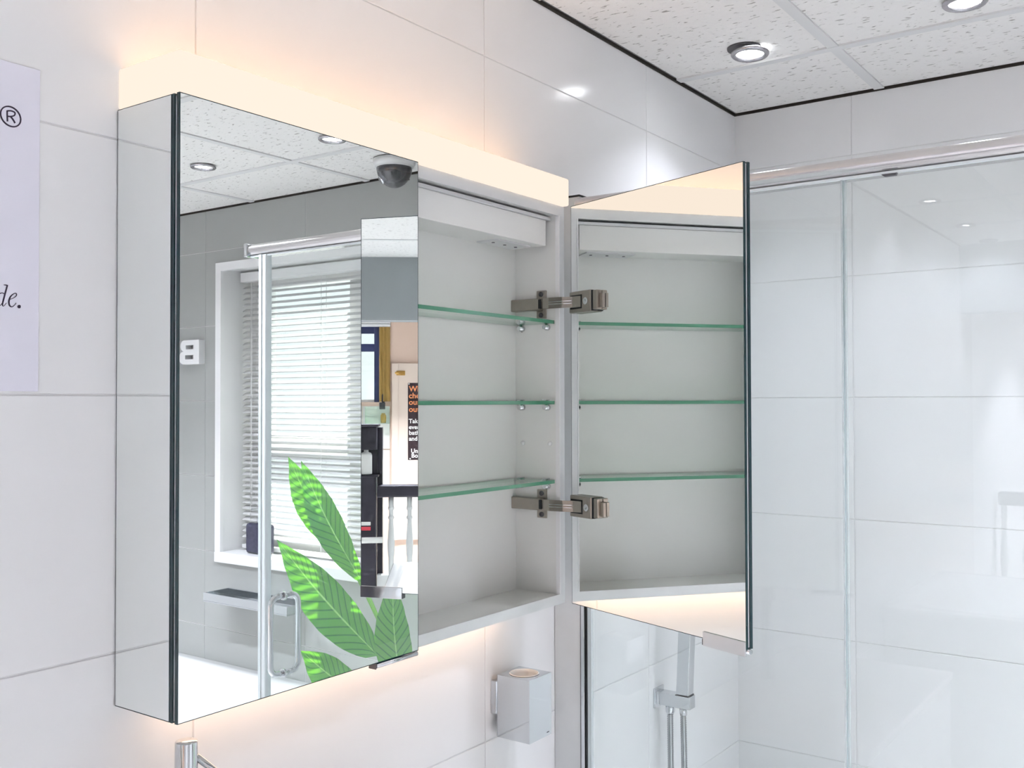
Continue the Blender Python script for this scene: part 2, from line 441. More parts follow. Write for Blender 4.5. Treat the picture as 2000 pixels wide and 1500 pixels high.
# ------------------------------------------------------------------ window with blind in the right wall
win = bpy.data.objects.new('window_1', None); COL.objects.link(win); win.location = (XB, (WY0 + WY1) / 2, WZ0)
tag(win, 'white framed window with deep reveal in the grey tiled wall', None, None, 'structure')
tw = 0.028
obj('frame_trim', MB().box(XB - 0.012, XB + 0.004, WY0 - 0.004, WY0 + tw, WZ0 + 0.036, WZ1 - tw), 'upvc', win)
obj('frame_trim', MB().box(XB - 0.012, XB + 0.004, WY1 - tw, WY1 + 0.004, WZ0 + 0.036, WZ1 - tw), 'upvc', win)
obj('frame_trim', MB().box(XB - 0.012, XB + 0.004, WY0 - 0.004, WY1 + 0.004, WZ1 - tw, WZ1 + 0.004), 'upvc', win)
obj('window_sill', MB().box(XB - 0.016, XB + 0.19, WY0 - 0.004, WY1 + 0.004, WZ0 - 0.004, WZ0 + 0.036), 'upvc', win, 0.004)
iy0, iy1, iz0, iz1 = WY0 + 0.02, WY1 - 0.02, WZ0 + 0.036, WZ1 - 0.02
obj('reveal', MB().box(XB + 0.004, XB + 0.19, WY0, iy0, iz0, WZ1), 'upvc', win)
obj('reveal', MB().box(XB + 0.004, XB + 0.19, iy1, WY1, iz0, WZ1), 'upvc', win)
obj('reveal', MB().box(XB + 0.004, XB + 0.19, iy0, iy1, iz1, WZ1), 'upvc', win)
fx0, fx1 = XB + 0.14, XB + 0.19
obj('window_stile', MB().box(fx0, fx1, iy0, iy0 + 0.10, iz0, iz1), 'upvc', win, 0.004)
obj('window_stile', MB().box(fx0, fx1, iy1 - 0.06, iy1, iz0, iz1), 'upvc', win, 0.004)
obj('window_rail', MB().box(fx0, fx1, iy0 + 0.10, iy1 - 0.06, iz1 - 0.07, iz1), 'upvc', win, 0.004)
obj('window_rail', MB().box(fx0, fx1, iy0 + 0.10, iy1 - 0.06, iz0, iz0 + 0.07), 'upvc', win, 0.004)
obj('mullion', MB().box(fx0, fx1, -0.755, -0.645, iz0 + 0.07, iz1 - 0.07), 'upvc', win, 0.004)
for ya, yb in ((iy0 + 0.10, -0.755), (-0.645, iy1 - 0.06)):
    obj('transom', MB().box(fx0, fx1, ya, yb, H - 0.21, H - 0.135), 'upvc', win, 0.004)
    obj('pane', MB().box(XB + 0.165, XB + 0.169, ya, yb, iz0 + 0.07, H - 0.21), 'glass', win)
    obj('pane', MB().box(XB + 0.165, XB + 0.169, ya, yb, H - 0.135, iz1 - 0.07), 'glass', win)

bl = thing('venetian_blind', 'white slatted venetian blind hanging in the window reveal', 'blind', (2.575, (iy0 + iy1) / 2, iz0))
BX = 2.578
obj('headrail', MB().box(BX - 0.018, BX + 0.018, iy0 + 0.012, iy1 - 0.012, iz1 - 0.045, iz1 - 0.008), 'upvc', bl, 0.002)
slat_mb = MB()
ns, wdt, tilt = 6, 0.025, math.radians(30)
pts = []
for k in range(ns + 1):
    u = (k / ns - 0.5) * wdt; bow = 0.0022 * (1 - (2 * k / ns - 1) ** 2)
    pts.append((u * math.cos(tilt) - bow * math.sin(tilt) * -1 * 0, u * math.sin(tilt) + bow))
L0, L1 = iy0 + 0.018, iy1 - 0.018
vs = [(x, L0, z) for x, z in pts] + [(x, L1, z) for x, z in pts] + [(x, L0, z - 0.0006) for x, z in pts] + [(x, L1, z - 0.0006) for x, z in pts]
n1 = ns + 1
fs = [(k, k + 1, n1 + k + 1, n1 + k) for k in range(ns)] + [(2 * n1 + k, 3 * n1 + k, 3 * n1 + k + 1, 2 * n1 + k + 1) for k in range(ns)]
fs += [(0, n1, 3 * n1, 2 * n1), (ns, 2 * n1 + ns, 3 * n1 + ns, n1 + ns)]
slat_me = MB().add(vs, fs, 0, True).mesh('slat'); slat_me.materials.append(M['slat'])
zs = iz1 - 0.066
while zs > iz0 + 0.04:
    o = bpy.data.objects.new('slat', slat_me); COL.objects.link(o); o.parent = bl
    o.matrix_parent_inverse = wm(bl).inverted(); o.location = (BX, 0, zs); zs -= 0.0222
obj('bottom_rail', MB().box(BX - 0.012, BX + 0.012, L0, L1, iz0 + 0.006, iz0 + 0.022), 'upvc', bl, 0.003)
for y in (iy0 + 0.07, (iy0 + iy1) / 2, iy1 - 0.09):
    for dx in (-0.013, 0.013):
        obj('ladder_cord', MB().tube([(BX + dx, y, iz1 - 0.05), (BX + dx, y, iz0 + 0.015)], 0.0009, 5), 'upvc', bl)
obj('pull_cord', MB().tube([(BX - 0.02, iy0 + 0.085, iz1 - 0.05), (BX - 0.022, iy0 + 0.087, H - 0.1), (BX - 0.02, iy0 + 0.088, H - 0.40)], 0.0012, 6), 'upvc', bl)

# ------------------------------------------------------------------ mirror cabinet
cab = thing('mirror_cabinet', 'wall-hung mirror cabinet with lit top and its right door standing open', 'cabinet', (XL, YA, ZB))
YC = YM + 0.0145                                  # carcass front edge
obj('side_panel', MB().box(XL + 0.004, XL + 0.018, YC, YA - 0.001, ZB, ZT), 'carcass', cab)
obj('mirror_cladding', MB().box(XL + 0.0002, XL + 0.004, YC, YA - 0.001, ZB, ZT, 1).box(XL, XL + 0.0002, YC + 0.0012, YA - 0.0022, ZB + 0.0012, ZT - 0.0010, 0), ['mirror', 'glass_edge'], cab)
rp = obj('side_panel', MB().box(XR - 0.016, XR - 0.004, YC, YA - 0.001, ZB, ZT), 'carcass', cab)
obj('mirror_cladding', MB().box(XR - 0.004, XR, YC, YA - 0.001, ZB, ZT, 1, [1, 0, 1, 1, 1, 1]), ['mirror', 'glass_edge'], cab)
obj('back_panel', MB().box(XL + 0.018, XR - 0.016, YA - 0.013, YA - 0.001, ZB + 0.016, ZT - 0.016), 'carcass', cab)
obj('top_panel', MB().box(XL + 0.018, XR - 0.016, YC, YA - 0.001, ZT - 0.016, ZT), 'carcass', cab)
obj('bottom_panel', MB().box(XL + 0.018, XR - 0.016, YC, YA - 0.001, ZB, ZB + 0.016), 'carcass', cab)
obj('front_trim', MB().box(XL + 0.005, XR - 0.001, YC - 0.003, YC, ZT - 0.018, ZT), 'alu', cab)
obj('front_trim', MB().box(XL + 0.005, XR - 0.001, YC - 0.003, YC, ZB, ZB + 0.017), 'alu', cab)
obj('front_trim', MB().box(XR - 0.017, XR - 0.001, YC - 0.003, YC, ZB + 0.017, ZT - 0.018), 'alu', cab)
obj('front_trim', MB().box(XL + 0.005, XL + 0.019, YC - 0.003, YC, ZB + 0.017, ZT - 0.018), 'alu', cab)
obj('door_seal', MB().box(XR - 0.0185, XR - 0.0165, YC - 0.004, YC + 0.004, ZB + 0.017, ZT - 0.018), 'upvc', cab)
# lit acrylic canopy
lc = obj('light_canopy', MB().box(XL, XR, YM + 0.001, YA - 0.001, ZT + 0.0005, ZL), 'acrylic', cab, 0.003)
obj('top_diffuser', MB().box(XL + 0.006, XR - 0.006, YM + 0.008, YA - 0.006, ZL, ZL + 0.001), 'acrylic_top', lc)
obj('under_light', MB().box(XL + 0.06, XR - 0.06, YA - 0.045, YA - 0.020, ZB - 0.004, ZB), 'under', cab)
# housing below the cabinet top
hz0, hz1 = H + 0.273, H + 0.318
hb = obj('control_box', MB().box(XL + 0.04, 1.446, 0.966, YA - 0.013, hz0, hz1), 'carcass', cab, 0.001)
obj('cover_plate', MB().box(1.33, 1.425, 0.985, 1.03, hz0 - 0.0025, hz0), 'alu', hb)
for x in (1.345, 1.378, 1.41):
    obj('screw', MB().lathe([(0.0028, 0), (0.0028, -0.001)], (x, 1.006, hz0 - 0.0025), 10), 'dark_metal', hb)
obj('top_lip', MB().box(XL + 0.03, 1.452, 0.960, 0.966, hz1, hz1 + 0.005), 'alu', hb)
# glass shelves and supports
for zr in (0.1395, -0.0015, -0.1395):
    z = H + zr
    obj('glass_shelf', MB().box(XL + 0.021, XR - 0.020, 0.954, YA - 0.016, z - 0.003, z + 0.003, 0, [1, 1, 1, 1, 0, 0]), ['shelf_glass', 'shelf_edge'], cab)
    for y in (0.970, 1.024):
        s = obj('shelf_support', MB().lathe([(0.0055, 0), (0.0055, -0.006), (0.004, -0.007), (0.004, -0.013)], (XR - 0.016, y, z - 0.0085), 14, 0, 'X'), 'chrome', cab)
        obj('support_clip', MB().box(XR - 0.030, XR - 0.0165, y - 0.004, y + 0.004, z + 0.0032, z + 0.0055), 'chrome', s, 0.0008)
        s = obj('shelf_support', MB().lathe([(0.0055, 0), (0.0055, 0.006), (0.004, 0.007), (0.004, 0.013)], (XL + 0.018, y, z - 0.0085), 14, 0, 'X'), 'chrome', cab)
for y in (0.966, 1.024):
    obj('hole_plug', MB().lathe([(0.0042, 0), (0.004, -0.0015), (0.002, -0.0028), (0.0, -0.003)], (XR - 0.016, y, H - 0.0735), 14, 0, 'X'), 'upvc', cab)
obj('hole', MB().lathe([(0.0022, 0), (0.0022, -0.0006)], (XR - 0.016, 1.026, H + 0.127), 12, 0, 'X'), 'dark_metal', cab)

def build_door(label, o, s, w):
    """o = hinge corner of the inner face, s = along the door, w = towards the room side of the inner face"""
    L = 0.3985
    s, w = V(s), V(w)
    d = obj('door', MB().obox(V(o) + s * 0.002 - w * 0.0085 + V((0, 0, ZB + 0.002)), s * (L - 0.004), w * 0.0045, (0, 0, ZT - ZB - 0.004)), 'alu', cab)
    d['label'] = label
    def sheet(name, t0, t1, fi):
        mb = MB().obox(V(o) + w * t0 + V((0, 0, ZB)), s * L, w * (t1 - t0), (0, 0, ZT - ZB), 1)
        e = 0.0011                                # dark polished rim round the silvering
        fo = (t1, 0.0002) if fi else (t0 - 0.0002, 0.0002)
        mb.obox(V(o) + s * e + w * fo[0] + V((0, 0, ZB + e)), s * (L - 2 * e), w * fo[1], (0, 0, ZT - ZB - 2 * e), 0)
        obj(name, mb, ['mirror', 'glass_edge'], d)
    sheet('inner_mirror', -0.004, -0.0002, True)
    sheet('outer_mirror', -0.0133, -0.0085, False)
    g = obj('handle_strip', MB().obox(V(o) + s * (L - 0.083) + w * 0.0005 + V((0, 0, ZB - 0.010)), s * 0.083, w * 0.0016, (0, 0, 0.021)), 'chrome', d, 0.0004)
    obj('handle_lip', MB().tube([V(o) + s * (L - 0.083) - w * 0.0095 + V((0, 0, ZB - 0.0045)), V(o) + s * L - w * 0.0095 + V((0, 0, ZB - 0.0045))], 0.0038, 12), 'chrome', d)
    obj('handle_end', MB().obox(V(o) + s * (L - 0.0845) - w * 0.011 + V((0, 0, ZB - 0.009)), s * 0.0015, w * 0.013, (0, 0, 0.009)), 'dark_metal', d)
    return d
# closed left door
build_door('closed mirror door', V((XL, YM + 0.0135, 0)), V((1, 0, 0)), V((0, 1, 0)))
# open right door
HI = V((1.4735, 0.932, 0)); DD = V((1.342 - 1.4735, 0.561 - 0.932, 0)).normalized(); ND = V((DD.y, -DD.x, 0))
build_door('open mirror door, mirrored inside as well', HI, DD, ND)
def dp(s, t, z=0):
    return HI + DD * s + ND * t + V((0, 0, z))
def hinge(zc):
    X = XR - 0.016
    h = obj('hinge', MB().obox((X - 0.015, 0.978, zc - 0.0105), (0.0148, 0, 0), (0, 0.062, 0), (0, 0, 0.021)), 'nickel', cab, 0.0015)
    obj('mounting_plate', MB().box(X - 0.0035, X, 0.972, 0.992, zc - 0.025, zc + 0.025), 'nickel', h, 0.001)
    for q in (-0.0185, 0.0185):
        obj('screw', MB().lathe([(0.0045, 0), (0.0045, -0.0015), (0.0025, -0.002), (0.0018, -0.0008)], (X - 0.0035, 0.982, zc + q), 14, 0, 'X'), 'dark_metal', h)
    obj('arm_slot', MB().box(X - 0.0165, X - 0.0148, 0.974, 0.9795, zc - 0.008, zc + 0.008), 'rubber', h)
    pth = [(X - 0.012, 0.980), (X - 0.019, 0.968), (X - 0.0205, 0.955), (X - 0.017, 0.930), (X - 0.0115, 0.912)]
    e = dp(0.046, 0.0135); pth.append((e.x, e.y))
    mb = MB(); T = 0.003
    up, dn = [], []
    for i, q in enumerate(pth):
        a = V(pth[max(i - 1, 0)]); b = V(pth[min(i + 1, len(pth) - 1)]); t = (b - a).normalized(); nn = V((-t.y, t.x)) * T
        up.append((q[0], q[1])); dn.append((q[0] - nn.x if nn.x < 0 else q[0] + nn.x, q[1] + abs(nn.y) * 0.3))
    for i in range(len(pth) - 1):
        mb.prism([(up[i][0], up[i][1], zc - 0.0095), (up[i + 1][0], up[i + 1][1], zc - 0.0095), (dn[i + 1][0], dn[i + 1][1], zc - 0.0095), (dn[i][0], dn[i][1], zc - 0.0095)], (0, 0, 0.019))
    obj('link', mb, 'nickel', h)
    for q in (-0.0022, 0.0022):
        obj('link_rib', MB().tube([(pth[2][0] - 0.0006, pth[2][1], zc + q), (pth[3][0] - 0.0006, pth[3][1], zc + q), (pth[4][0] - 0.0006, pth[4][1], zc + q)], 0.0007, 6), 'chrome', h)
    c = obj('hinge_cup', MB().obox(dp(0.012, 0.0005, zc - 0.0185), DD * 0.058, ND * 0.013, (0, 0, 0.037)), 'nickel', h, 0.002)
    obj('cup_gap', MB().obox(dp(0.0702, 0.001, zc - 0.0175), DD * 0.003, ND * 0.011, (0, 0, 0.035)), 'rubber', h)
    obj('cup_cap', MB().obox(dp(0.0732, 0.0005, zc - 0.016), DD * 0.012, ND * 0.011, (0, 0, 0.033)), 'nickel', h, 0.0015)
    obj('cup_tab', MB().obox(dp(0.0852, 0.0005, zc - 0.013), DD * 0.009, ND * 0.006, (0, 0, 0.024)), 'nickel', h, 0.001)
    obj('cup_recess', MB().obox(dp(0.016, 0.0135, zc - 0.012), DD * 0.031, ND * 0.0006, (0, 0, 0.024)), 'rubber', h)
    rot = []
    cc = dp(0.0575, 0.0137, zc)
    for r, hh in ((0.0062, 0), (0.0062, 0.0012), (0.003, 0.0016), (0.0, 0.0006)):
        for k in range(14):
            a = 2 * math.pi * k / 14
            rot.append(cc + ND * hh + DD * (r * math.cos(a)) + V((0, 0, r * math.sin(a))))
    obj('screw', MB().add(rot, [(i * 14 + k, i * 14 + (k + 1) % 14, (i + 1) * 14 + (k + 1) % 14, (i + 1) * 14 + k) for i in range(3) for k in range(14)]), 'chrome', h)
hinge(H + 0.1715); hinge(H - 0.1795)

# ------------------------------------------------------------------ shower enclosure
sh = thing('shower_enclosure', 'sliding glass shower enclosure with brushed metal top rail', 'shower', (XG, 0.5, 0.0))
RZ0, RZ1 = H + 0.3565, H + 0.386
obj('shower_tray', MB().box(1.56, XB - 0.001, -0.05, YA - 0.001, 0.0, 0.05), 'ceramic', sh, 0.008)
wp = obj('wall_profile', MB().box(XG - 0.004, XG + 0.022, 0.994, YA - 0.0005, 0.05, H + 0.3905), 'alu', sh, 0.0015)
obj('profile_cap', MB().box(XG - 0.005, XG + 0.023, 0.993, YA - 0.0005, H + 0.3905, H + 0.3935), 'rubber', wp)
obj('channel_lip', MB().box(XG - 0.0055, XG + 0.020, 0.985, 0.993, 0.05, RZ0), 'chrome', wp, 0.001)
obj('gasket', MB().box(XG - 0.005, XG + 0.010, 0.9803, 0.9825, 0.05, RZ0), 'rubber', wp)
obj('groove', MB().box(XG - 0.0052, XG + 0.010, 0.9928, 0.9942, 0.05, RZ0), 'dark_metal', wp)
obj('seal_strip', MB().box(XG - 0.004, XG + 0.004, 0.971, 0.979, 0.06, RZ0), 'seal', wp)
prof = [(XG + 0.030, RZ0 + 0.001), (XG + 0.030, RZ1)]
for k in range(13):
    a = math.radians(90 + 180 * k / 12)
    prof.append((XG - 0.006 + 0.018 * math.cos(a), (RZ0 + RZ1) / 2 + 0.5 * (RZ1 - RZ0) * math.sin(a)))
rb = MB(); n = len(prof)
rb.add([(x, -0.062, z) for x, z in prof] + [(x, 0.992, z) for x, z in prof],
       [tuple(range(n)), tuple(range(2 * n - 1, n - 1, -1))], 0)
rb.add([(x, -0.062, z) for x, z in prof] + [(x, 0.992, z) for x, z in prof],
       [(i, (i + 1) % n, n + (i + 1) % n, n + i) for i in range(n)], 0, True)
rail = obj('top_rail', rb, 'rail', sh)
obj('rail_end_cap', MB().box(XG - 0.027, XG + 0.032, -0.074, -0.061, RZ0 - 0.003, RZ1 + 0.002), 'chrome', rail, 0.004)
obj('rail_lip', MB().box(XG - 0.016, XG - 0.010, -0.06, 0.984, RZ0 - 0.0035, RZ0 + 0.0006), 'seal_white', rail)
obj('end_stop', MB().prism([(XG - 0.018, 0.409, RZ0 - 0.0036), (XG - 0.018, 0.433, RZ0 - 0.0036), (XG - 0.018, 0.428, RZ0 - 0.0075), (XG - 0.018, 0.411, RZ0 - 0.0075)], (0.006, 0, 0)), 'dark_metal', rail)
E0 = [0, 0, 1, 1, 1, 1]
fp = obj('fixed_panel', MB().box(XG - 0.001, XG + 0.005, 0.497, 0.979, 0.055, RZ0 + 0.004, 0, E0), ['glass', 'pane_edge'], sh)
obj('seal_strip', MB().box(XG - 0.002, XG + 0.006, 0.4935, 0.4969, 0.055, RZ0), 'seal', fp)
sd = obj('sliding_door', MB().box(XG - 0.013, XG - 0.007, 0.0, 0.4945, 0.065, RZ0 + 0.002, 0, E0), ['glass', 'pane_edge'], sh)
obj('seal_strip', MB().box(XG - 0.014, XG - 0.006, 0.4945, 0.4972, 0.065, RZ0), 'seal', sd)
obj('door_edge_seal', MB().box(XG - 0.020, XG + 0.000, -0.022, 0.001, 0.065, RZ0), 'seal_white', sd, 0.003)
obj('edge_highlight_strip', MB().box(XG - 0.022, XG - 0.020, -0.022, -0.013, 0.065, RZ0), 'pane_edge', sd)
def d_handle(xs, xe, y, z0, z1, name):
    r = 0.022
    p = [(xs, y, z1)]
    sg = 1 if xe > xs else -1
    for k in range(7):
        a = math.radians(90 * k / 6)
        p.append((xe - sg * r + sg * r * math.sin(a), y, z1 - r + r * math.cos(a)))
    for k in range(7):
        a = math.radians(90 * k / 6)
        p.append((xe - sg * r + sg * r * math.cos(a), y, z0 + r - r * math.sin(a)))
    p.append((xs, y, z0))
    o = obj(name, MB().tube(p, 0.0072, 14), 'chrome', sd)
    for z in (z0, z1):
        obj('washer', MB().lathe([(0.0105, -0.002), (0.0105, 0.002)], (xs + sg * 0.001, y, z), 16, 0, 'X'), 'chrome', o)
d_handle(XG - 0.014, XG - 0.052, 0.058, H - 0.637, H - 0.455, 'handle')
d_handle(XG - 0.006, XG + 0.040, 0.050, H - 0.640, H - 0.458, 'handle')

# hand shower on the back wall inside the enclosure
hs = thing('hand_shower', 'square chrome hand shower in its wall bracket behind the shower glass', 'shower head', (2.02, YA, H - 0.70))
obj('wall_plate', MB().box(2.004, 2.048, YA - 0.0045, YA, H - 0.688, H - 0.644), 'chrome', hs, 0.001)
obj('bracket', MB().box(2.009, 2.037, 0.966, YA - 0.0045, H - 0.679, H - 0.651), 'chrome', hs, 0.0012)
obj('bracket_slot', MB().box(2.007, 2.0385, 0.9695, 1.0005, H - 0.6512, H - 0.6495), 'rubber', hs)
hd = MB().obox((2.0085, 0.9700, H - 0.6495), (0.0285, 0, 0), (0, 0.029, 0), (0, -0.010, 0.240))
obj('handset', hd, 'chrome', hs, 0.0015)
hp = []
for k in range(600):
    t = k / 599
    if t < 0.42:
        q = V((2.021, 1.0195 - 0.004 * (t / 0.42), H - 0.692 - t / 0.42 * 0.62))
    elif t < 0.58:
        a = math.pi * (t - 0.42) / 0.16
        q = V((2.021, 0.9965 + 0.019 * math.cos(a), H - 1.312 - 0.03 * math.sin(a)))
    else:
        q = V((2.021, 0.9775 + 0.010 * (t - 0.58) / 0.42, H - 1.312 + (t - 0.58) / 0.42 * 0.62))
    hp.append(q)
obj('hose', MB().tube(hp, [0.0075 if k % 2 else 0.0056 for k in range(600)], 8), 'hose', hs)
obj('hose_nut', MB().lathe([(0.0095, 0), (0.0105, -0.004), (0.0105, -0.014), (0.0075, -0.020)], (2.021, 1.0195, H - 0.6785), 12), 'chrome', hs)
obj('hose_nut', MB().lathe([(0.0085, 0), (0.0085, -0.016)], (2.021, 0.9875, H - 0.6785), 12), 'chrome', hs)

# ------------------------------------------------------------------ small wall things
th = thing('tumbler_holder', 'square chrome wall cup with white insert under the cabinet', 'cup holder', (1.434, YA, H - 0.584))
tb = MB()
x0, x1, y0, y1, z0, z1 = 1.400, 1.468, 0.972, 1.041, H - 0.584, H - 0.476
tb.box(x0, x1, y0, y1, z0, z1 - 0.0002, 0, [0, 0, 0, 0, 0, 0])
tb.f.pop(); tb.m.pop(); tb.sm.pop()               # open the top, replace by a plate with a round mouth
cx, cy, rr, sg = (x0 + x1) / 2, (y0 + y1) / 2, 0.0265, 32
ring, outer = [], []
for k in range(sg):
    a = 2 * math.pi * k / sg; c, s_ = math.cos(a), math.sin(a); q = max(abs(c), abs(s_))
    ring.append((cx + rr * c, cy + rr * s_, z1)); outer.append((cx + (x1 - x0) / 2 * c / q, cy + (y1 - y0) / 2 * s_ / q, z1))
tb.add(outer + ring, [(k, (k + 1) % sg, sg + (k + 1) % sg, sg + k) for k in range(sg)])
body = obj('body', tb, 'chrome', th)
obj('insert', MB().lathe([(0.0265, 0.0005), (0.0255, 0.0015), (0.0240, 0.0010), (0.0232, -0.004), (0.0215, -0.085), (0.0, -0.087)], (cx, cy, z1), 32, caps=(False, False)), 'ceramic', th)
obj('back_plate', MB().box(1.398, 1.440, 1.041, YA - 0.0003, H - 0.545, H - 0.488), 'chrome', th, 0.001)
obj('engraving', MB().box(1.4535, 1.4605, y0 - 0.0003, y0, z0 + 0.0055, z0 + 0.0068), 'dark_metal', th)

# tap on the vanity below
van = thing('vanity_unit', 'white vanity unit below the mirror cabinet carrying the tall tap', 'vanity', (0.75, YA, 0.30))
obj('body', MB().box(0.36, 1.14, 0.62, YA - 0.002, 0.30, 0.83), 'paint', van, 0.002)
obj('worktop', MB().box(0.35, 1.15, 0.60, YA - 0.002, 0.83, 0.85), 'ceramic', van, 0.003)
for z in (0.31, 0.575):
    obj('drawer', MB().box(0.362, 1.138, 0.604, 0.62, z, z + 0.25), 'paint', van, 0.002)
tp = thing('basin_tap', 'tall slim chrome basin tap just below the cabinet corner', 'tap', (0.717, 0.98, 0.85))
obj('body', MB().lathe([(0.020, 0.0), (0.020, 0.006), (0.0155, 0.010), (0.0148, 0.12), (0.0127, 0.3285), (0.0122, 0.3295), (0.0, 0.3297)], (0.717, 0.98, 0.85), 32), 'chrome', tp)
obj('spout', MB().tube([(0.726, 0.974, 1.1605), (0.776, 0.944, 1.105), (0.806, 0.926, 1.072)], 0.0042, 12), 'chrome', tp)
obj('lever', MB().tube([(0.7225, 0.969, 1.146), (0.7235, 0.967, 1.05), (0.724, 0.966, 0.99)], 0.0024, 10), 'chrome', tp)

# sign board at the far left of the wall
bd = thing('sign_board', 'pale lilac sign board with dark lettering left of the cabinet', 'sign', (0.35, YA, H + 0.011))
BY = YA - 0.0022
obj('board', MB().box(0.12, 0.5775, BY, YA, H + 0.0125, H + 0.3645), 'sign', bd, 0.0006)
def glyph(strokes, name, depth=0.0004):
    """strokes: lists of (px, py, width px) in photo pixels on the board face"""
    mb = MB()
    for st in strokes:
        P = catmull([(a, b, c) for a, b, c in st], 7)
        Lf, Rt = [], []
        for i, q in enumerate(P):
            a, b = P[max(i - 1, 0)], P[min(i + 1, len(P) - 1)]
            t = V((b.x - a.x, b.y - a.y)).normalized(); nn = V((-t.y, t.x)) * q.z * 0.5
            Lf.append(px_on_back_wall(q.x + nn.x, q.y + nn.y, BY - depth)); Rt.append(px_on_back_wall(q.x - nn.x, q.y - nn.y, BY - depth))
        n = len(P); vs = Lf + Rt; back = [v + V((0, depth, 0)) for v in vs]
        fs = [(i, i + 1, n + i + 1, n + i) for i in range(n - 1)]
        mb.add(vs + back, fs + [(i, 2 * n + i, 2 * n + i + 1, i + 1) for i in range(n - 1)] + [(n + i, n + i + 1, 3 * n + i + 1, 3 * n + i) for i in range(n - 1)])
    return obj(name, mb, 'ink', bd)
def e5(l, oy):                                     # crop coordinates (5x enlargement) to photo pixels
    return [(a / 5, oy + b / 5, c / 5) for a, b, c in l]
ell = [(105 + 98 * math.cos(t) + 8 * math.sin(t), 638 + 97 * math.sin(t) + 22 * math.cos(t), 14) for t in [2 * math.pi * k / 16 for k in range(17)]]
glyph([e5(ell, 100), e5([(70, 578, 15), (71, 632, 15), (74, 686, 15)], 100),
       e5([(68, 583, 13), (112, 583, 13), (146, 600, 13), (140, 628, 13), (100, 637, 13), (74, 634, 13)], 100), e5([(104, 637, 15), (128, 668, 15), (148, 702, 15)], 100)], 'registered_mark')
glyph([e5([(36, 281, 5), (60, 284, 10), (80, 288, 5)], 500), e5([(72, 288, 14), (58, 340, 15), (42, 400, 15), (28, 455, 14), (26, 482, 10), (38, 488, 6), (64, 458, 5)], 500),
       e5([(46, 372, 6), (20, 360, 8), (-20, 380, 14), (-44, 430, 15), (-36, 482, 12), (-8, 490, 7), (24, 456, 6), (42, 400, 6)], 500)], 'letter')
glyph([e5([(92, 425, 6), (128, 412, 6), (160, 388, 8), (158, 366, 9), (136, 368, 8), (104, 396, 13), (88, 440, 16), (94, 482, 14), (118, 496, 9), (146, 476, 6), (158, 458, 5)], 500)], 'letter')
dot = [(188 + 11 * math.cos(t), 494 + 11 * math.sin(t), 12) for t in [2 * math.pi * k / 8 for k in range(9)]]
glyph([e5(dot, 500), e5([(182, 494, 12), (194, 495, 12)], 500)], 'full_stop')

# raised letters on the grey wall
def block_curve(name, outer, holes, depth, loc, rot):
    cu = bpy.data.curves.new(name, 'CURVE'); cu.dimensions = '2D'; cu.fill_mode = 'BOTH'; cu.extrude = depth / 2
    for pl in [outer] + holes:
        s = cu.splines.new('POLY'); s.points.add(len(pl) - 1); s.use_cyclic_u = True
        for i, (a, b) in enumerate(pl):
            s.points[i].co = (a, b, 0, 1)
    o = bpy.data.objects.new(name, cu); COL.objects.link(o)
    me = bpy.data.meshes.new_from_object(o.evaluated_get(bpy.context.evaluated_depsgraph_get()))
    bpy.data.objects.remove(o); me.name = name
    me.transform(Matrix.Translation(loc) @ rot.to_4x4())
    return me
RW = Matrix(((0, 0, -1), (-1, 0, 0), (0, 1, 0)))   # local x -> -Y, y -> Z, z -> -X (right wall)
Bo = [(0, 0)]
for k in range(9):
    a = math.radians(-90 + 22.5 * k * 180 / 180); Bo.append((0.100 + 0.026 * math.cos(a), 0.026 + 0.026 * math.sin(a)))
for k in range(9):
    a = math.radians(-90 + 22.5 * k); Bo.append((0.096 + 0.022 * math.cos(a), 0.074 + 0.022 * math.sin(a)))
Bo.append((0, 0.096))
holesB = [[(0.036, 0.020), (0.036, 0.037), (0.088, 0.037), (0.088, 0.020)], [(0.036, 0.060), (0.036, 0.076), (0.084, 0.076), (0.084, 0.060)]]
me = block_curve('wall_letter', Bo, holesB, 0.028, V((XB - 0.014, -1.414, H + 0.152)), RW)
tag(obj('wall_letter', me, 'letter'), 'white raised letter B on the grey tiles left of the window', 'letter')
me = block_curve('wall_letter', [(0, 0), (0.03, 0), (0.03, 0.096), (0, 0.096)], [], 0.028, V((XB - 0.014, -1.552, H + 0.152)), RW)
tag(obj('wall_letter', me, 'letter'), 'white raised letter stroke cut off by the mirror edge next to the B', 'letter')

# soap dispenser on the sill
sy, sx = -1.137, 2.527
sp = thing('soap_dispenser', 'dark blue square soap dispenser with chrome pump on the sill', 'soap dispenser', (sx, sy, WZ0 + 0.036))
obj('body', MB().box(sx - 0.020, sx + 0.020, sy - 0.066, sy + 0.066, WZ0 + 0.036, WZ0 + 0.153), 'navy', sp, 0.014)
obj('collar', MB().lathe([(0.012, 0), (0.012, 0.022), (0.006, 0.024), (0.006, 0.046)], (sx, sy, WZ0 + 0.152), 18), 'chrome', sp)
obj('pump_head', MB().tube([(sx, sy + 0.008, WZ0 + 0.204), (sx, sy, WZ0 + 0.206), (sx, sy - 0.045, WZ0 + 0.202)], 0.006, 10), 'chrome', sp)

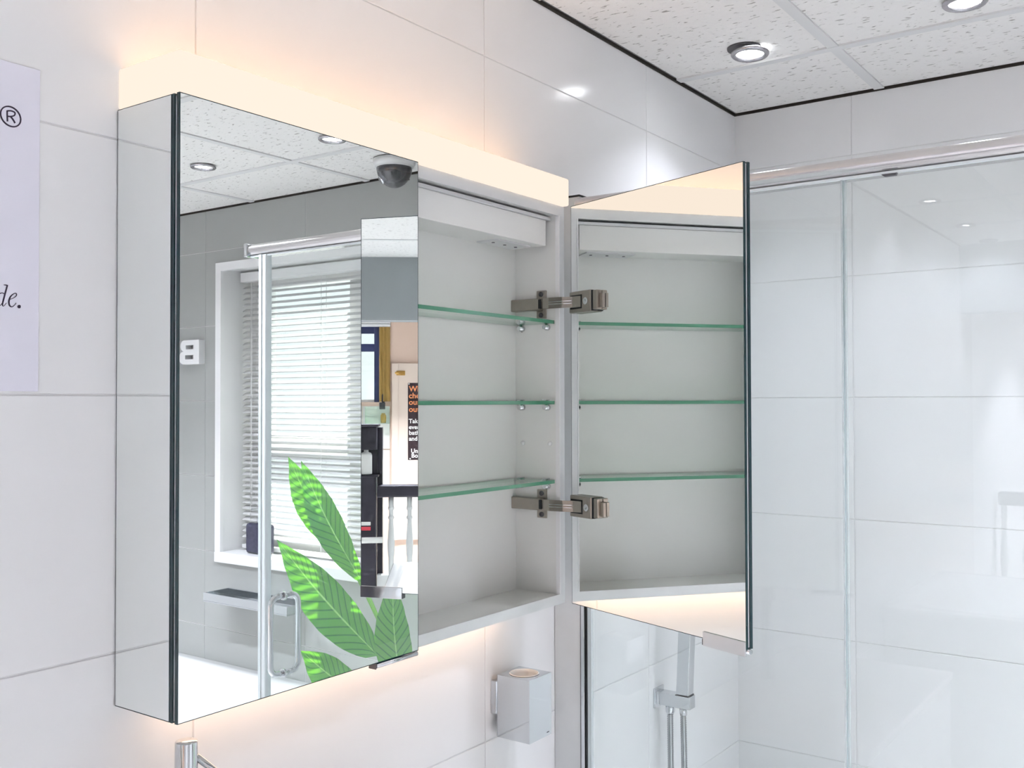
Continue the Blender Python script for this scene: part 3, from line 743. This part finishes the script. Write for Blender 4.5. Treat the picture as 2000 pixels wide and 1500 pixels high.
# chrome tray shelf under the window
cs = thing('chrome_shelf', 'long chrome tray shelf fixed to the grey tiles under the window', 'shelf', (XB, -1.05, H - 0.75))
cy0, cy1, cx0, cz0, cz1 = -1.262, -0.800, 2.362, H - 0.746, H - 0.713
obj('tray_base', MB().box(cx0, XB - 0.001, cy0, cy1, cz0, cz0 + 0.004), 'chrome', cs)
obj('tray_side', MB().box(cx0, cx0 + 0.004, cy0, cy1, cz0 + 0.004, cz1), 'chrome', cs, 0.001)
obj('tray_side', MB().box(XB - 0.006, XB - 0.001, cy0, cy1, cz0 + 0.004, cz1), 'chrome', cs, 0.001)
obj('tray_end', MB().box(cx0 + 0.004, XB - 0.006, cy0, cy0 + 0.004, cz0 + 0.004, cz1), 'chrome', cs, 0.001)
obj('tray_end', MB().box(cx0 + 0.004, XB - 0.006, cy1 - 0.004, cy1, cz0 + 0.004, cz1), 'chrome', cs, 0.001)

# ------------------------------------------------------------------ bath along the grey wall
bt = thing('bathtub', 'white bathtub along the grey tiled wall under the window', 'bathtub', (2.1, -1.2, 0))
BTZ = H - 1.005
def rrect(x0, x1, y0, y1, r, n=6):
    out = []
    for cx, cy, a0 in ((x1 - r, y1 - r, 0), (x0 + r, y1 - r, 90), (x0 + r, y0 + r, 180), (x1 - r, y0 + r, 270)):
        for k in range(n + 1):
            a = math.radians(a0 + 90 * k / n); out.append((cx + r * math.cos(a), cy + r * math.sin(a)))
    return out
def loft(loops, mi=0):
    mb = MB(); n = len(loops[0][0]); vs = []
    for pl, z in loops:
        vs += [(x, y, z) for x, y in pl]
    fs = [(i * n + k, i * n + (k + 1) % n, (i + 1) * n + (k + 1) % n, (i + 1) * n + k) for i in range(len(loops) - 1) for k in range(n)]
    fs.append(tuple((len(loops) - 1) * n + k for k in range(n)))
    return mb.add(vs, fs, mi, True)
ob = dict(x0=1.74, x1=XB - 0.001, y0=-2.0, y1=-0.24)
obj('tub', loft([(rrect(1.76, XB - 0.001, -1.99, -0.25, 0.02), BTZ - 0.04), (rrect(1.74, XB - 0.001, -2.0, -0.24, 0.03), BTZ - 0.035), (rrect(1.74, XB - 0.001, -2.0, -0.24, 0.03), BTZ - 0.004),
                (rrect(1.744, XB - 0.004, -1.996, -0.244, 0.03), BTZ), (rrect(1.80, XB - 0.075, -1.92, -0.34, 0.10), BTZ), (rrect(1.812, XB - 0.085, -1.905, -0.352, 0.11), BTZ - 0.015),
                (rrect(1.86, XB - 0.13, -1.82, -0.48, 0.13), BTZ - 0.36), (rrect(1.90, XB - 0.17, -1.76, -0.54, 0.12), BTZ - 0.39)]), 'ceramic', bt)
obj('front_panel', MB().box(1.762, 1.778, -1.985, -0.255, 0.0, BTZ - 0.04), 'paint', bt)
obj('end_panel', MB().box(1.778, XB - 0.002, -0.271, -0.255, 0.0, BTZ - 0.04), 'paint', bt)

# ------------------------------------------------------------------ plant beside the bath
PX = 2.26
pl_ = thing('potted_plant', 'tall leafy plant with broad sunlit green leaves beside the window', 'plant', (PX, -0.13, 0))
obj('pot', MB().lathe([(0.065, 0), (0.085, 0.30), (0.088, 0.34), (0.080, 0.34), (0.078, 0.30)], (PX, -0.14, 0.0), 28, caps=(True, False)), 'pot', pl_)
obj('soil', MB().lathe([(0.0775, 0), (0.0, 0.012)], (PX, -0.14, 0.30), 24), 'soil', pl_)
def leaf(base, tip, width, nrm=(-1, 0.1, 0.15), droop=0.02, fold=0.18, widest=0.55):
    base, tip = V(base), V(tip); ax = tip - base; L = ax.length; t = ax.normalized(); nn = V(nrm); nn = (nn - t * nn.dot(t)).normalized(); sd = t.cross(nn)
    nu, nv = 22, 8; vs, fs, uv = [], [], []
    for i in range(nu + 1):
        u = i / nu
        w = width * 0.5 * (math.sin(math.pi * u ** (math.log(0.5) / math.log(widest))) ** (0.7 if u < widest else 1.05) if 0 < u < 1 else 0)
        w = max(w, 0.0008)
        for j in range(nv + 1):
            v = 2 * j / nv - 1
            q = base + ax * u + sd * (v * w) + nn * (-droop * math.sin(math.pi * u) * -1 + fold * abs(v) * w + 0.0015 * math.sin(u * 40) * abs(v))
            vs.append(q); uv.append((u, v))
    for i in range(nu):
        for j in range(nv):
            a = i * (nv + 1) + j; fs.append((a, a + 1, a + nv + 2, a + nv + 1))
    me = bpy.data.meshes.new('leaf'); me.from_pydata([tuple(v) for v in vs], [], fs)
    lay = me.uv_layers.new(name='leaf')
    for lp in me.loops:
        lay.data[lp.index].uv = uv[lp.vertex_index]
    me.polygons.foreach_set('use_smooth', [True] * len(fs)); me.update()
    return obj('leaf', me, 'leaf', pl_)
def stem(pts, r=0.0045):
    obj('stem', MB().tube(catmull(pts, 6), r, 8), 'stem', pl_)
soil = (PX, -0.14, 0.30)
leaf((PX + 0.02, -0.440, H - 0.490), (PX + 0.02, -0.700, H - 0.184), 0.112, widest=0.5)
stem([(PX + 0.02, -0.13, 0.30), (PX + 0.02, -0.20, H - 0.85), (PX + 0.02, -0.33, H - 0.62), (PX + 0.02, -0.440, H - 0.490)])
leaf((PX - 0.02, -0.315, H - 0.56), (PX - 0.02, -0.593, H - 0.192), 0.118, widest=0.5)
stem([(PX - 0.02, -0.13, 0.30), (PX - 0.02, -0.17, H - 0.80), (PX - 0.02, -0.25, H - 0.66), (PX - 0.02, -0.315, H - 0.56)])
leaf((PX - 0.05, -0.222, H - 0.765), (PX - 0.05, -0.676, H - 0.452), 0.160, widest=0.42)
stem([(PX - 0.05, -0.14, 0.30), (PX - 0.05, -0.165, H - 0.90), (PX - 0.05, -0.222, H - 0.765)])
leaf((PX - 0.10, -0.07, H - 0.86), (PX - 0.10, -0.115, H - 0.50), 0.13, widest=0.45)
stem([(PX, -0.13, 0.30), (PX - 0.06, -0.10, H - 1.0), (PX - 0.10, -0.07, H - 0.86)])
leaf((PX + 0.05, -0.02, H - 0.80), (PX + 0.08, 0.10, H - 0.45), 0.14)
stem([(PX, -0.13, 0.30), (PX + 0.03, -0.07, H - 1.0), (PX + 0.05, -0.02, H - 0.80)])
leaf((PX + 0.0, -0.24, H - 0.95), (PX - 0.05, -0.56, H - 0.80), 0.13)
stem([(PX, -0.14, 0.30), (PX, -0.18, H - 1.02), (PX + 0.0, -0.24, H - 0.95)])

# ------------------------------------------------------------------ ceiling downlights
def downlight(x, y, label, hang=0.0, tilt=0.0, power=1.0):
    t = thing('ceiling_downlight', label, 'light', (x, y, CE), 'recessed ceiling downlights')
    z = CE - hang
    rg = obj('ring', MB().lathe([(0.0405, -0.0005), (0.0405, -0.004), (0.038, -0.0065), (0.0315, -0.0065), (0.029, -0.003), (0.029, 0.004)], (0, 0, 0), 32, caps=(False, False)), 'lamp_ring', t)
    ln = obj('lens', MB().lathe([(0.0288, 0.002), (0.0, 0.002)], (0, 0, 0), 28), 'lens', t)
    for o in (rg, ln):
        o.matrix_parent_inverse = Matrix(); o.location = (0, 0, -hang); o.rotation_euler = (0, tilt, 0)
    if hang > 0.004:
        hl = obj('cutout_shade', MB().lathe([(0.036, 0), (0.036, 0.004)], (x - 0.012, y + 0.008, CE - 0.0012), 28), 'dark_metal', t)  # dark disc stands in for the shaded hole behind the loose ring
    ld = bpy.data.lights.new('downlight_lamp', 'AREA'); ld.shape = 'DISK'; ld.size = 0.054; ld.energy = DOWNLIGHT_W * power; ld.color = DOWNLIGHT_COL; ld.spread = math.radians(110)
    lo = bpy.data.objects.new('downlight_lamp', ld); COL.objects.link(lo); lo.parent = t; lo.location = (0, 0, -hang - 0.0012)
    return t
downlight(2.033, 0.827, 'downlight hanging slightly loose above the shower, nearest the room corner', 0.007, math.radians(3), 0.12)
downlight(2.028, 0.395, 'ceiling downlight above the shower at the top right edge of the photo', 0, 0, 0.11)
downlight(2.012, -0.215, 'ceiling downlight seen in the mirror beside the dome camera', 0, 0, 0.45)
downlight(2.005, -0.796, 'ceiling downlight seen near the left edge of the mirror', 0, 0, 0.22)
downlight(2.000, -1.40, 'ceiling downlight over the far end of the bathtub', 0, 0, 0.12)
for i, (x, w) in enumerate(((-0.786, 'first'), (-1.425, 'second'), (-1.93, 'third'))):
    downlight(x, 0.905, 'ceiling downlight close to the tiled wall, %s one left of the sign board' % w, 0, 0, 0.4)
for x, y, p, w in ((1.35, -0.35, 1.2, 'between camera and bathtub, nearest the cabinet'), (1.35, -1.25, 1.2, 'between camera and bathtub, level with the window'), (1.35, -2.10, 1.2, 'in the corner behind the bathtub'),
                   (-0.30, -1.25, 0.55, 'behind the camera'), (-1.55, -0.35, 0.8, 'in front of the bulkhead, nearest the tiled wall'), (-1.55, -2.10, 0.8, 'in front of the bulkhead, farthest from the tiled wall')):
    downlight(x, y, 'added unseen ceiling downlight ' + w, 0, 0, p)  # lamps added outside the view to brighten this side of the room
for y, w in ((0.3, 'over the balustrade'), (-1.6, 'far from the balustrade')):
    downlight(-3.3, y, 'added unseen ceiling downlight in the next room beyond the bulkhead, ' + w, 0, 0, 6.0)  # strong lamps added out of sight to light the next room

# dome camera
dc = thing('dome_camera', 'smoked dome security camera on the ceiling near the window wall', 'security camera', (2.303, -0.241, CE))
obj('housing', MB().lathe([(0.066, 0), (0.066, -0.014), (0.060, -0.022), (0.0, -0.022)], (2.303, -0.241, CE - 0.0005), 32), 'cam_white', dc)
dm = [(0.0565 * math.cos(math.radians(a)), -0.0225 - 0.066 * math.sin(math.radians(a))) for a in range(0, 91, 9)]
dm[-1] = (0.0, dm[-1][1])
obj('dome', MB().lathe(dm, (2.303, -0.241, CE - 0.0005), 32), 'dome', dc)
obj('camera_ball', MB().lathe([(0.034 * math.cos(math.radians(a)), -0.040 - 0.030 * math.sin(math.radians(a))) for a in range(0, 90, 10)] + [(0.0, -0.070)], (2.296, -0.246, CE), 20), 'black', dc)
obj('lens_barrel', MB().tube([(2.292, -0.252, CE - 0.050), (2.270, -0.270, CE - 0.068)], 0.013, 16), 'chrome', dc)
obj('inner_bracket', MB().box(2.325, 2.340, -0.27, -0.21, CE - 0.062, CE - 0.0235), 'dark_metal', dc)
obj('inner_plate', MB().lathe([(0.050, -0.0235), (0.050, -0.038), (0.036, -0.040), (0.0, -0.040)], (2.303, -0.241, CE), 24), 'black', dc)
obj('rim', MB().lathe([(0.0595, -0.0215), (0.0595, -0.026), (0.0565, -0.027)], (2.303, -0.241, CE), 32, caps=(False, False)), 'cam_white', dc)

# ------------------------------------------------------------------ next room, seen twice reflected
wn = bpy.data.objects.new('window_2', None); COL.objects.link(wn); wn.location = (XF, -0.2, F2Z0)
tag(wn, 'blue framed window at the far end of the next room', None, None, 'structure')
fx = XF - 0.06
obj('frame_stile', MB().box(fx - 0.04, fx, 0.105, F2Y1, F2Z0, F2Z1), 'blue_frame', wn, 0.003)
obj('frame_stile', MB().box(fx - 0.04, fx, F2Y0, F2Y0 + 0.045, F2Z0, F2Z1), 'blue_frame', wn, 0.003)
obj('frame_rail', MB().box(fx - 0.04, fx, F2Y0 + 0.045, 0.105, H + 0.535, F2Z1), 'blue_frame', wn, 0.003)
obj('frame_rail', MB().box(fx - 0.04, fx, F2Y0 + 0.045, 0.105, H + 0.395, H + 0.455), 'blue_frame', wn, 0.003)
obj('frame_rail', MB().box(fx - 0.04, fx, F2Y0 + 0.045, 0.105, F2Z0, F2Z0 + 0.02), 'upvc', wn, 0.003)
obj('pane', MB().box(fx - 0.022, fx - 0.018, F2Y0 + 0.045, 0.105, F2Z0 + 0.02, H + 0.395), 'glass', wn)
obj('pane', MB().box(fx - 0.022, fx - 0.018, F2Y0 + 0.045, 0.105, H + 0.455, H + 0.535), 'glass', wn)
b2 = thing('roller_blind', 'white rolled-up blind above the blue framed window', 'blind', (XF, -0.15, H + 0.57))
for k in range(3):
    obj('fold', MB().box(XF + 0.001, XF + 0.05 - 0.006 * k, -0.55, 0.236, H + 0.583 + 0.022 * k, H + 0.602 + 0.022 * k), 'upvc', b2, 0.003)
ct = MB(); cp = []
for k in range(25):
    u = k / 24; cp.append((XF + 0.022 + 0.008 * math.sin(u * 18), 0.150 + 0.084 * u))
ct.add([(x, y, H + 0.005) for x, y in cp] + [(x, y, H + 0.58) for x, y in cp] + [(x - 0.003, y, H + 0.005) for x, y in cp] + [(x - 0.003, y, H + 0.58) for x, y in cp],
       [(k, k + 1, 26 + k, 25 + k) for k in range(24)] + [(50 + k, 75 + k, 76 + k, 51 + k) for k in range(24)] + [(0, 25, 75, 50), (24, 74, 99, 49)], 0, True)
tag(obj('curtain', ct, 'ochre'), 'ochre curtain strip beside the blue framed window', 'curtain')
gs = thing('glass_tray', 'shallow glass display tray below the blue framed window', 'tray', (XF, 0.15, H - 0.16))
obj('tray_base', MB().box(XF + 0.011, XF + 0.12, 0.05, 0.236, H - 0.165, H - 0.160), 'shelf_glass', gs)
obj('tray_front', MB().box(XF + 0.115, XF + 0.12, 0.05, 0.236, H - 0.160, H - 0.035, 0, [0, 0, 1, 1, 1, 1]), ['shelf_glass', 'shelf_edge'], gs)
obj('tray_end', MB().box(XF + 0.011, XF + 0.115, 0.05, 0.055, H - 0.160, H - 0.035), 'shelf_glass', gs)
tag(obj('jar', MB().lathe([(0.020, 0), (0.022, 0.02), (0.022, 0.06), (0.015, 0.065), (0.015, 0.075), (0.0, 0.075)], (XF + 0.062, 0.185, H - 0.1595), 16), 'amber'), 'small amber jar standing in the glass tray', 'jar')
tag(obj('wall_socket', MB().box(XF + 0.001, XF + 0.018, 0.150, 0.195, H - 0.055, H - 0.003), 'dark_metal', None, 0.003), 'dark square wall fitting under the ochre curtain', 'wall fitting')
tag(obj('bottle', MB().lathe([(0.011, 0), (0.012, 0.01), (0.012, 0.055), (0.006, 0.07), (0.006, 0.09), (0.0, 0.09)], (XF + 0.012, 0.18, H - 0.003), 14), 'black'), 'small dark bottle in front of the ochre curtain', 'bottle')
# cream cupboard with brass bolt
cd = thing('cupboard_door', 'cream painted door with a brass bolt in the beige wall', 'door', (XF, 0.55, 0.40))
obj('door_panel', MB().box(XF + 0.001, XF + 0.03, 0.247, 0.95, H - 1.06, H + 0.30), 'cream', cd, 0.003)
obj('architrave', MB().box(XF + 0.03, XF + 0.036, 0.2475, 0.298, H - 1.06, H + 0.299), 'cream', cd, 0.001)
obj('bolt', MB().tube([(XF + 0.044, 0.273, H + 0.225), (XF + 0.044, 0.345, H + 0.224)], 0.008, 10), 'brass', cd)
obj('bolt_plate', MB().box(XF + 0.030, XF + 0.038, 0.282, 0.350, H + 0.206, H + 0.242), 'brass', cd, 0.004)
obj('bolt_knob', MB().lathe([(0.006, 0), (0.009, 0.006), (0.006, 0.014), (0, 0.015)], (XF + 0.05, 0.308, H + 0.216), 12, 0, 'X'), 'brass', cd)
ps = thing('wall_poster', 'dark brown poster with orange and white text on the cream door', 'poster', (XF + 0.03, 0.58, H - 0.447))
obj('sheet', MB().box(XF + 0.0302, XF + 0.0312, 0.371, 0.79, H - 0.447, H + 0.148), 'poster', ps)
FAR = Matrix(((0, 0, 1), (1, 0, 0), (0, 1, 0)))     # local x -> +Y, y -> Z, z -> +X
def text_mesh(body, size, loc, rot):
    cu = bpy.data.curves.new('text', 'FONT'); cu.body = body; cu.size = size; cu.extrude = 0.0003; cu.offset = 0.0011; cu.resolution_u = 3
    o = bpy.data.objects.new('text', cu); COL.objects.link(o)
    me = bpy.data.meshes.new_from_object(o.evaluated_get(bpy.context.evaluated_depsgraph_get()))
    bpy.data.objects.remove(o)
    me.transform(Matrix.Translation(loc) @ rot.to_4x4())
    return me
for body, zz, ink, yy, sz in (('Why', 0.083, 'orange_ink', 0.380, 0.060), ('chec', 0.030, 'orange_ink', 0.378, 0.060), ('our', -0.020, 'orange_ink', 0.378, 0.060), ('outl', -0.075, 'orange_ink', 0.378, 0.060),
                          ('Take', -0.162, 'white_ink', 0.378, 0.046), ('every', -0.208, 'white_ink', 0.378, 0.046), ('bath', -0.252, 'white_ink', 0.379, 0.046), ('and', -0.297, 'white_ink', 0.379, 0.046),
                          ('Unit', -0.392, 'white_ink', 0.394, 0.046), ('Bou', -0.428, 'white_ink', 0.397, 0.046)):
    obj('text_line', text_mesh(body, sz, V((XF + 0.0315, yy, H + zz)), FAR), ink, ps)
for yy, zz in ((0.379, 0.140), (0.388, -0.437)):
    obj('pin', MB().lathe([(0.006, 0), (0.005, 0.003), (0, 0.004)], (XF + 0.0312, yy, H + zz), 12, 0, 'X'), 'white_ink', ps)

# balustrade with black newel post
bs = thing('stair_balustrade', 'black newel post and handrail with white turned spindles in the next room', 'balustrade', (-2.9, 0.2, 0))
obj('newel_post', MB().box(-2.96, -2.87, 0.12, 0.252, 0.0, H - 0.452), 'black', bs, 0.004)
obj('newel_upper', MB().box(-2.96, -2.87, 0.12, 0.258, H - 0.290, H - 0.150), 'black', bs, 0.004)
obj('newel_core', MB().box(-2.965, -2.945, 0.12, 0.258, H - 0.452, H - 0.290), 'black', bs)
obj('newel_collar', MB().box(-2.972, -2.858, 0.11, 0.268, H - 0.455, H - 0.440), 'black', bs, 0.003)
obj('newel_cap', MB().box(-2.985, -2.845, 0.10, 0.272, H - 0.150, H - 0.134), 'black', bs, 0.005)
obj('newel_return', MB().box(-3.03, -2.965, 0.252, 0.286, 0.0, H - 0.155), 'black', bs, 0.003)
obj('handrail', MB().box(-2.955, -2.875, 0.258, 1.04, H - 0.580, H - 0.505), 'black', bs, 0.012)
obj('base_rail', MB().box(-2.945, -2.885, 0.258, 1.04, 0.45, 0.52), 'spindle', bs, 0.004)
spn = [(0.016, 0.52), (0.016, H - 0.95), (0.020, H - 0.92), (0.022, H - 0.86), (0.014, H - 0.74), (0.013, H - 0.715), (0.018, H - 0.712), (0.018, H - 0.700), (0.013, H - 0.696), (0.013, H - 0.660), (0.018, H - 0.655), (0.018, H - 0.640), (0.015, H - 0.636), (0.0165, H - 0.580)]
sp_me = MB().lathe(spn, (0, 0, 0), 18).mesh('spindle'); sp_me.materials.append(M['spindle'])
for y in (0.343, 0.455, 0.567, 0.679, 0.791, 0.903, 1.015):
    o = bpy.data.objects.new('spindle', sp_me); COL.objects.link(o); o.parent = bs; o.matrix_parent_inverse = wm(bs).inverted(); o.location = (-2.915, y, 0)
tag(obj('bottle', MB().lathe([(0.034, 0), (0.036, 0.006), (0.036, 0.115), (0.030, 0.130), (0.014, 0.136), (0.014, 0.149), (0.0, 0.149)], (-2.905, 0.192, H - 0.4395), 20), 'label_white'), 'pale round bottle in the recess of the black post', 'bottle')
for zz, mk, nm in ((-0.735, 'label_white', 'white'), (-0.765, 'red', 'red')):
    obj('label_strip', MB().box(-2.869, -2.867, 0.13, 0.222, H + zz - 0.012, H + zz + 0.010), mk, bs)
tag(obj('roll_holder', MB().tube([(-2.80, 0.176, H - 0.828), (-2.80, 0.300, H - 0.826)], [0.018, 0.018], 16), 'label_white'), 'white roll holder crossing in front of the black post', 'roll holder')
obj('roll_arm', MB().tube([(-2.87, 0.245, H - 0.826), (-2.80, 0.245, H - 0.827)], 0.006, 8), 'chrome', bs)
# basin on the back wall, left of the picture
bn = thing('wash_basin', 'white rectangular wash basin on the wall far left, seen reflected', 'basin', (-1.15, YA, 0.5))
bz = H - 0.76
obj('bowl', loft([(rrect(-1.54, -0.64, 0.46, YA - 0.001, 0.02), bz - 0.14), (rrect(-1.56, -0.62, 0.44, YA - 0.001, 0.03), bz - 0.12), (rrect(-1.56, -0.62, 0.44, YA - 0.001, 0.03), bz - 0.004), (rrect(-1.555, -0.625, 0.445, YA - 0.005, 0.03), bz),
                (rrect(-1.50, -0.68, 0.49, YA - 0.12, 0.06), bz), (rrect(-1.49, -0.69, 0.50, YA - 0.13, 0.06), bz - 0.012), (rrect(-1.42, -0.76, 0.56, YA - 0.19, 0.07), bz - 0.095), (rrect(-1.35, -0.83, 0.62, YA - 0.25, 0.06), bz - 0.105)]), 'ceramic', bn)
obj('cabinet_body', MB().box(-1.52, -0.66, 0.48, YA - 0.002, 0.25, bz - 0.14), 'paint', bn, 0.003)
obj('waste', MB().lathe([(0.022, 0), (0.022, 0.003), (0.016, 0.004), (0, 0.003)], (-1.09, 0.71, bz - 0.106), 20), 'chrome', bn)
